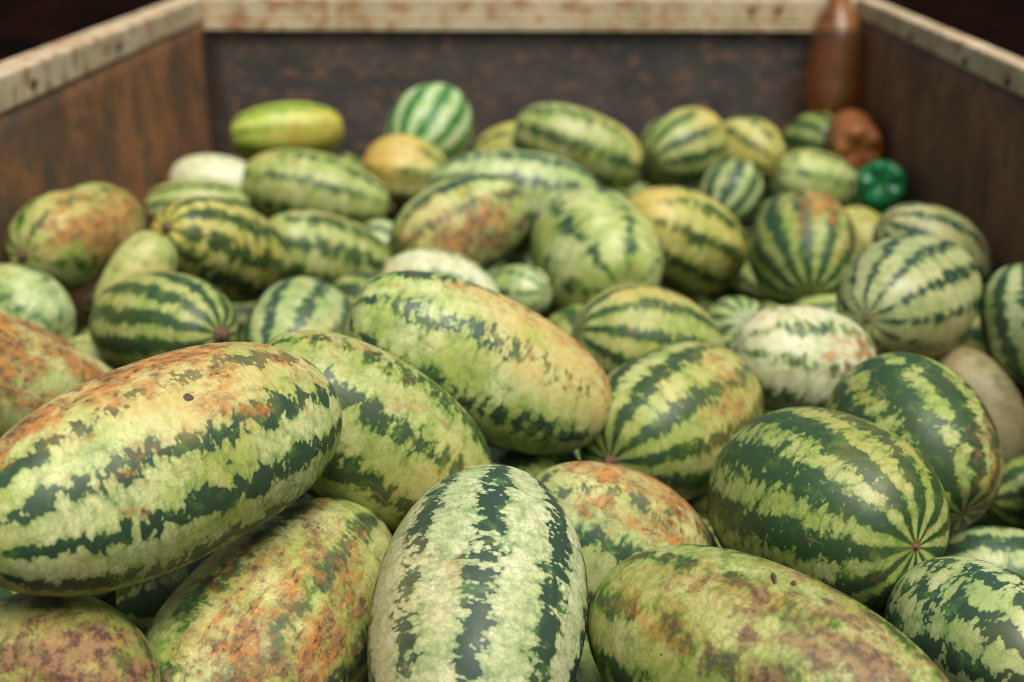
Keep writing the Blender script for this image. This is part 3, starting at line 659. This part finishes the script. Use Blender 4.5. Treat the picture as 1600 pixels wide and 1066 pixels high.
'm43': ("plain green watermelon in the back right corner at the foot of the brown bottle",
  dict(N=10, thr=-.2, amp=.5, cs=40, pal='green', edge=.4, halo=.5)),
'm25': ("yellowish watermelon just showing behind the banded oval one at the back",
  dict(N=8, thr=.9, amp=.5, pal='yellow', edge=.3)),
'm22': ("glossy yellow-green watermelon lying alone against the back panel at the left",
  dict(N=9, spin=.2, thr=.45, amp=.35, cs=30, pal='acid', edge=.5, halo=.5, y=((.6,-.2,.6),.55,.8), r=((.6,-.5,.5),.25,.6), scuff=.1, vein=.05)),
'm23': ("bright green watermelon with neat white stripes, highest in the pile against the back panel",
  dict(N=11, spin=.2, thr=.12, amp=.4, cs=40, pal='fresh', edge=.15, scuff=.02, y=((.5,-.8,.3),.4,.6))),
}
PAL['dullpale'] = ((.34, .39, .15), (.47, .49, .24), (.020, .050, .030), (.10, .17, .05), (.46, .30, .08))
PAL['fresh'] = ((.42, .56, .22), (.58, .67, .40), (.035, .15, .03), (.10, .28, .06), (.45, .42, .08))


# ------------------------------------------------------------------ setting: ground
gm, GN, GB = new_mat("shaded_soil")
gp = GN.n("ShaderNodeTexCoord").outputs['Object']
GN.put(GB.inputs['Base Color'], GN.mix(GN.ss(GN.noise(gp, 1.3, 5, .6), .4, .62), (.0035, .0028, .0022), (.012, .0045, .003)))  # soil kept near black: the shade beyond the rails is in the colour
GB.inputs['Roughness'].default_value = .95; GB.inputs['Specular IOR Level'].default_value = 0
bp = GN.n("ShaderNodeBump"); bp.inputs['Distance'].default_value = .03; GN.put(bp.inputs['Height'], GN.noise(gp, 9, 6, .65)); GN.t.links.new(bp.outputs[0], GB.inputs['Normal'])
bm = bmesh.new(); bmesh.ops.create_grid(bm, x_segments=20, y_segments=20, size=60)
g = from_bm("ground", bm, gm); g.location = (0, 20, .80); tag(g, kind="structure")

# ------------------------------------------------------------------ truck bed
XL, XR, YB, YF = -1.074, .9965, 3.95, .62
ZF, ZR, ZT = 1.0, 1.715, 1.808         # floor, lower edge of rails, top of rails
def metal(name, ca, cb, cc, scale, chips, seed, rough=.75, streak=(1, 1, .5), metallic=0.0):
    m_, N, B = new_mat(name)
    p_ = N.v('ADD', N.n("ShaderNodeTexCoord").outputs['Object'], (seed, seed*.7, seed*1.3))
    a = N.noise(N.v('MULTIPLY', p_, streak), scale, 6, .62)
    c = N.mix(N.ss(a, .38, .62), ca, cb)
    b_ = N.noise(N.v('MULTIPLY', p_, streak), scale*3.1, 6, .68)
    c = N.mix(N.m('MULTIPLY', N.ss(b_, chips, chips+.07), .85), c, cc)
    c = N.mix(N.ss(N.noise(p_, scale*11, 4, .7), .35, .7, .0, .35), c, N.mix(.6, c, (.01, .008, .006)))
    N.put(B.inputs['Base Color'], c); B.inputs['Roughness'].default_value = rough
    B.inputs['Metallic'].default_value = metallic; B.inputs['Specular IOR Level'].default_value = .3
    bp = N.n("ShaderNodeBump"); bp.inputs['Distance'].default_value = .004; bp.inputs['Strength'].default_value = .6
    N.put(bp.inputs['Height'], b_); N.t.links.new(bp.outputs[0], B.inputs['Normal'])
    return m_
m_back = metal("grey_painted_steel", (.058, .055, .052), (.095, .080, .068), (.22, .125, .075), 10, .54, 3.1, .75, (.55, 1, 1))
m_left = metal("brown_rust_left", (.16, .085, .042), (.33, .15, .060), (.10, .080, .055), 5.0, .53, 9.7, .75, (1, 1, .8))  # rust browns raised, putting the sunlight on this side into the colour
m_right = metal("brown_rust_right", (.14, .070, .037), (.25, .12, .055), (.085, .065, .045), 4.6, .54, 5.2, .75, (1, 1, .8))
m_rail = metal("cream_paint_rusty", (.48, .39, .23), (.64, .53, .35), (.38, .18, .06), 7, .52, 1.9, .6, (1, 1, .7))
m_post = metal("dark_steel", (.03, .024, .02), (.06, .042, .03), (.12, .06, .03), 8, .6, 7.3)
m_floor = metal("bed_floor_shaded_rust", (.03, .018, .012), (.05, .028, .018), (.02, .018, .015), 5, .6, 2.2)  # rust browns kept very dark, so shade in the gaps is in the colour
bed = empty("truck_bed", ((XL+XR)/2, (YB+YF)/2, ZF))
tag(bed, "open steel truck bed with rusty brown panels and cream rails holding the watermelons", "truck bed")
OFF = Vector(bed.location)
def part(name, lo, hi, mat, bev=.003):
    bm = bmesh.new(); box(bm, lo, hi, bev)
    for v_ in bm.verts: v_.co -= OFF
    return from_bm(name, bm, mat, bed)
b_ = part("back_panel", (XL, YB, ZF), (XR, YB+.012, ZR+.03), m_back); b_['label'] = "dark grey back panel with brown scuffs"
def side_panel(x0, x1, mat, lab, xin, sg):
    bm = bmesh.new()
    ny, nz = 60, 14
    # sheet metal that is slightly dented, thickness by two skins
    grid = {}
    for sk, xx in ((0, x0), (1, x1)):
        for i in range(ny+1):
            for j in range(nz+1):
                yy = YF+(YB+.012-YF)*i/ny; zz = ZF+(ZR+.03-ZF)*j/nz
                d = .006*math.sin(yy*5.1+zz*3)*math.sin(zz*7+yy*2.3)*math.sin(math.pi*j/nz)
                grid[sk, i, j] = bm.verts.new(Vector((xx+d, yy, zz))-OFF)
    for i in range(ny):
        for j in range(nz):
            for sk in (0, 1):
                bm.faces.new((grid[sk, i, j], grid[sk, i+1, j], grid[sk, i+1, j+1], grid[sk, i, j+1]))
    for i in range(ny):
        for j in (0, nz): bm.faces.new((grid[0, i, j], grid[0, i+1, j], grid[1, i+1, j], grid[1, i, j]))
    for j in range(nz):
        for i in (0, ny): bm.faces.new((grid[0, i, j], grid[0, i, j+1], grid[1, i, j+1], grid[1, i, j]))
    bmesh.ops.recalc_face_normals(bm, faces=bm.faces[:])
    o = from_bm("side_panel", bm, mat, bed, True); o['label'] = lab
    return o
side_panel(XL-.012, XL, m_left, "reddish brown rusty side panel on the left", XL, 1)
side_panel(XR, XR+.012, m_right, "dark brown side panel on the right", XR, -1)
part("bed_floor", (XL-.012, YF, ZF-.02), (XR+.012, YB+.012, ZF-.0005), m_floor)
part("tailgate", (XL, YF-.012, ZF), (XR, YF, 1.66), m_left)  # unseen; raised to keep low front light off the nearest melons
# rails: a box tube on top with a thin lip under it on the inside
r1 = part("rail", (XL-.05, YB-.006, ZR+.021), (XR+.05, YB+.075, ZT), m_rail, .007)
part("rail_lip", (XL+.004, YB-.024, ZR-.006), (XR-.004, YB-.0005, ZR+.0175), m_rail, .003)
for (x0, x1, zlo) in ((XL-.075, XL+.006, ZR+.022), (XR-.006, XR+.045, ZR+.036)):
    part("rail", (x0, YF-.01, zlo), (x1, YB-.0075, ZT+.001), m_rail, .007)
for (x0, x1, x2) in ((XL+.0005, XL+.010, XL+.048), (XR-.0005, XR-.010, XR-.040)):
    bm = bmesh.new()
    box(bm, (min(x0, x1), YB-.055, ZF), (max(x0, x1), YB-.002, ZR-.007), .002)
    box(bm, (min(x1, x2), YB-.010, ZF), (max(x1, x2), YB-.002, ZR-.007), .002)
    for v_ in bm.verts: v_.co -= OFF
    from_bm("corner_post", bm, m_post, bed)
def bolt(p, axis):
    bm = bmesh.new()
    bmesh.ops.create_cone(bm, cap_ends=True, segments=6, radius1=.012, radius2=.010, depth=.01)
    mt = Vector(axis).to_track_quat('Z', 'Y').to_matrix().to_4x4(); mt.translation = Vector(p)-OFF
    bm.transform(mt)
    from_bm("bolt", bm, m_post, bed)
for xx in (.66, .745): bolt((xx, YB-.008, ZR+.058), (0, -1, 0))
for yy in (3.35, 2.9, 2.62): bolt((XR-.008, yy, ZR+.055), (-1, 0, 0))
for yy in (3.1, 2.55): bolt((XL+.008, yy, ZR+.055), (1, 0, 0))
for xx in (-.8, -.25, .3, .8):
    part("bearer", (xx-.05, YF+.05, .78), (xx+.05, YB-.05, ZF-.021), m_post)

# ------------------------------------------------------------------ bottles
def plastic(name, colr, trans=.93):
    m_, N, B = new_mat(name)
    B.inputs['Base Color'].default_value = (*colr, 1); B.inputs['Roughness'].default_value = .08
    B.inputs['Transmission Weight'].default_value = trans; B.inputs['IOR'].default_value = 1.08
    B.inputs["Coat Weight"].default_value = .6; B.inputs['Coat Roughness'].default_value = .30; B.inputs['Coat IOR'].default_value = 1.55
    p_ = N.n("ShaderNodeTexCoord").outputs['Object']
    bp = N.n("ShaderNodeBump"); bp.inputs['Distance'].default_value = .004; bp.inputs['Strength'].default_value = .12
    N.put(bp.inputs['Height'], N.noise(p_, 28, 3, .5)); N.t.links.new(bp.outputs[0], B.inputs['Coat Normal']); N.t.links.new(bp.outputs[0], B.inputs['Normal'])
    return m_
m_amber = plastic("amber_plastic", (.80, .40, .14)); m_amber_dull = plastic("dull_amber_plastic", (.55, .21, .07), .5); m_greenp = plastic("green_plastic", (.03, .40, .14), .65)
m_cap = plastic("cap_plastic", (.25, .07, .03)); m_cap.node_tree.nodes["Principled BSDF"].inputs['Transmission Weight'].default_value = 0
def bottle(base, top_dir, rad, hgt, mat, label):
    """plastic bottle with a five-footed base; base = centre of the foot, top_dir = towards the neck"""
    o = empty("plastic_bottle", base)
    o.rotation_mode = 'QUATERNION'; o.rotation_quaternion = Vector(top_dir).normalized().to_track_quat('Z', 'Y')
    tag(o, label, "bottle", "plastic bottles in the corner of the bed")
    prof = [(.10, .055), (.30, .035), (.55, .008), (.75, .0), (.90, .022), (.985, .075), (1, .15), (.985, .22), (.965, .25), (.985, .28), (1, .33), (1, .58), (.985, .62), (.93, .68), (.78, .77), (.58, .85), (.40, .905), (.33, .93), (.33, .955)]
    bm = bmesh.new(); ns = 40; prev = None
    for q, hz in prof:
        ring = []
        for i in range(ns):
            a = 2*math.pi*i/ns
            lob = (.5+.5*math.cos(5*a))
            up = (1-lob)*.045*max(0, 1-hz/.12)*min(1, q*1.4)
            ring.append(bm.verts.new((rad*q*math.cos(a), rad*q*math.sin(a), hgt*(hz+up))))
        if prev:
            for i in range(ns): bm.faces.new((prev[i], prev[(i+1) % ns], ring[(i+1) % ns], ring[i]))
        else: bm.faces.new(ring[::-1])
        prev = ring
    bm.faces.new(prev)
    from_bm("body", bm, mat, o, True)
    bm = bmesh.new()
    bmesh.ops.create_cone(bm, cap_ends=True, segments=24, radius1=rad*.385, radius2=rad*.37, depth=hgt*.055, matrix=Matrix.Translation((0, 0, hgt*.983)))
    from_bm("bottle_cap", bm, m_cap, o)
    bm = bmesh.new()
    bmesh.ops.create_cone(bm, cap_ends=True, segments=32, radius1=rad*.45, radius2=rad*.43, depth=hgt*.012, matrix=Matrix.Translation((0, 0, hgt*.938)))
    from_bm("neck_ring", bm, mat, o)
    return o
bottle((.905, 3.795, 1.472), (.01, .105, .36), .078, .375, m_amber, "tall amber plastic bottle standing upright in the back right corner")
bottle((.897, 3.40, 1.447), (.08, .95, .08), .070, .30, m_amber_dull, "amber plastic bottle lying on the heap with its knobbly base towards the camera")
bottle((.872, 3.05, 1.440), (.17, .90, -.22), .062, .30, m_greenp, "green plastic bottle lying against the right panel with its base towards the camera")


# ------------------------------------------------------------------ the watermelons
for i_, (mid, (label, stl)) in enumerate(MELONS.items()):
    make_melon(mid, label, stl, FIT[mid], i_*3+11)
for i_, mid in enumerate(k_ for k_ in FIT if k_[0] == 'f'):
    rs_ = random.Random(i_+3)
    o = make_melon(mid, LOWER[mid], dict(
        N=rs_.choice((8, 9, 10, 11)), spin=rs_.uniform(0, 1), thr=rs_.uniform(-.5, .2), cs=rs_.uniform(28, 40), wob=.35,
        pal=rs_.choice(('lime', 'green', 'green', 'green')), edge=.18, halo=.3), FIT[mid], i_*3+400)  # mostly the darker green palette, painting in the shade of the gaps
    o["group"] = "watermelons of the lower layer"
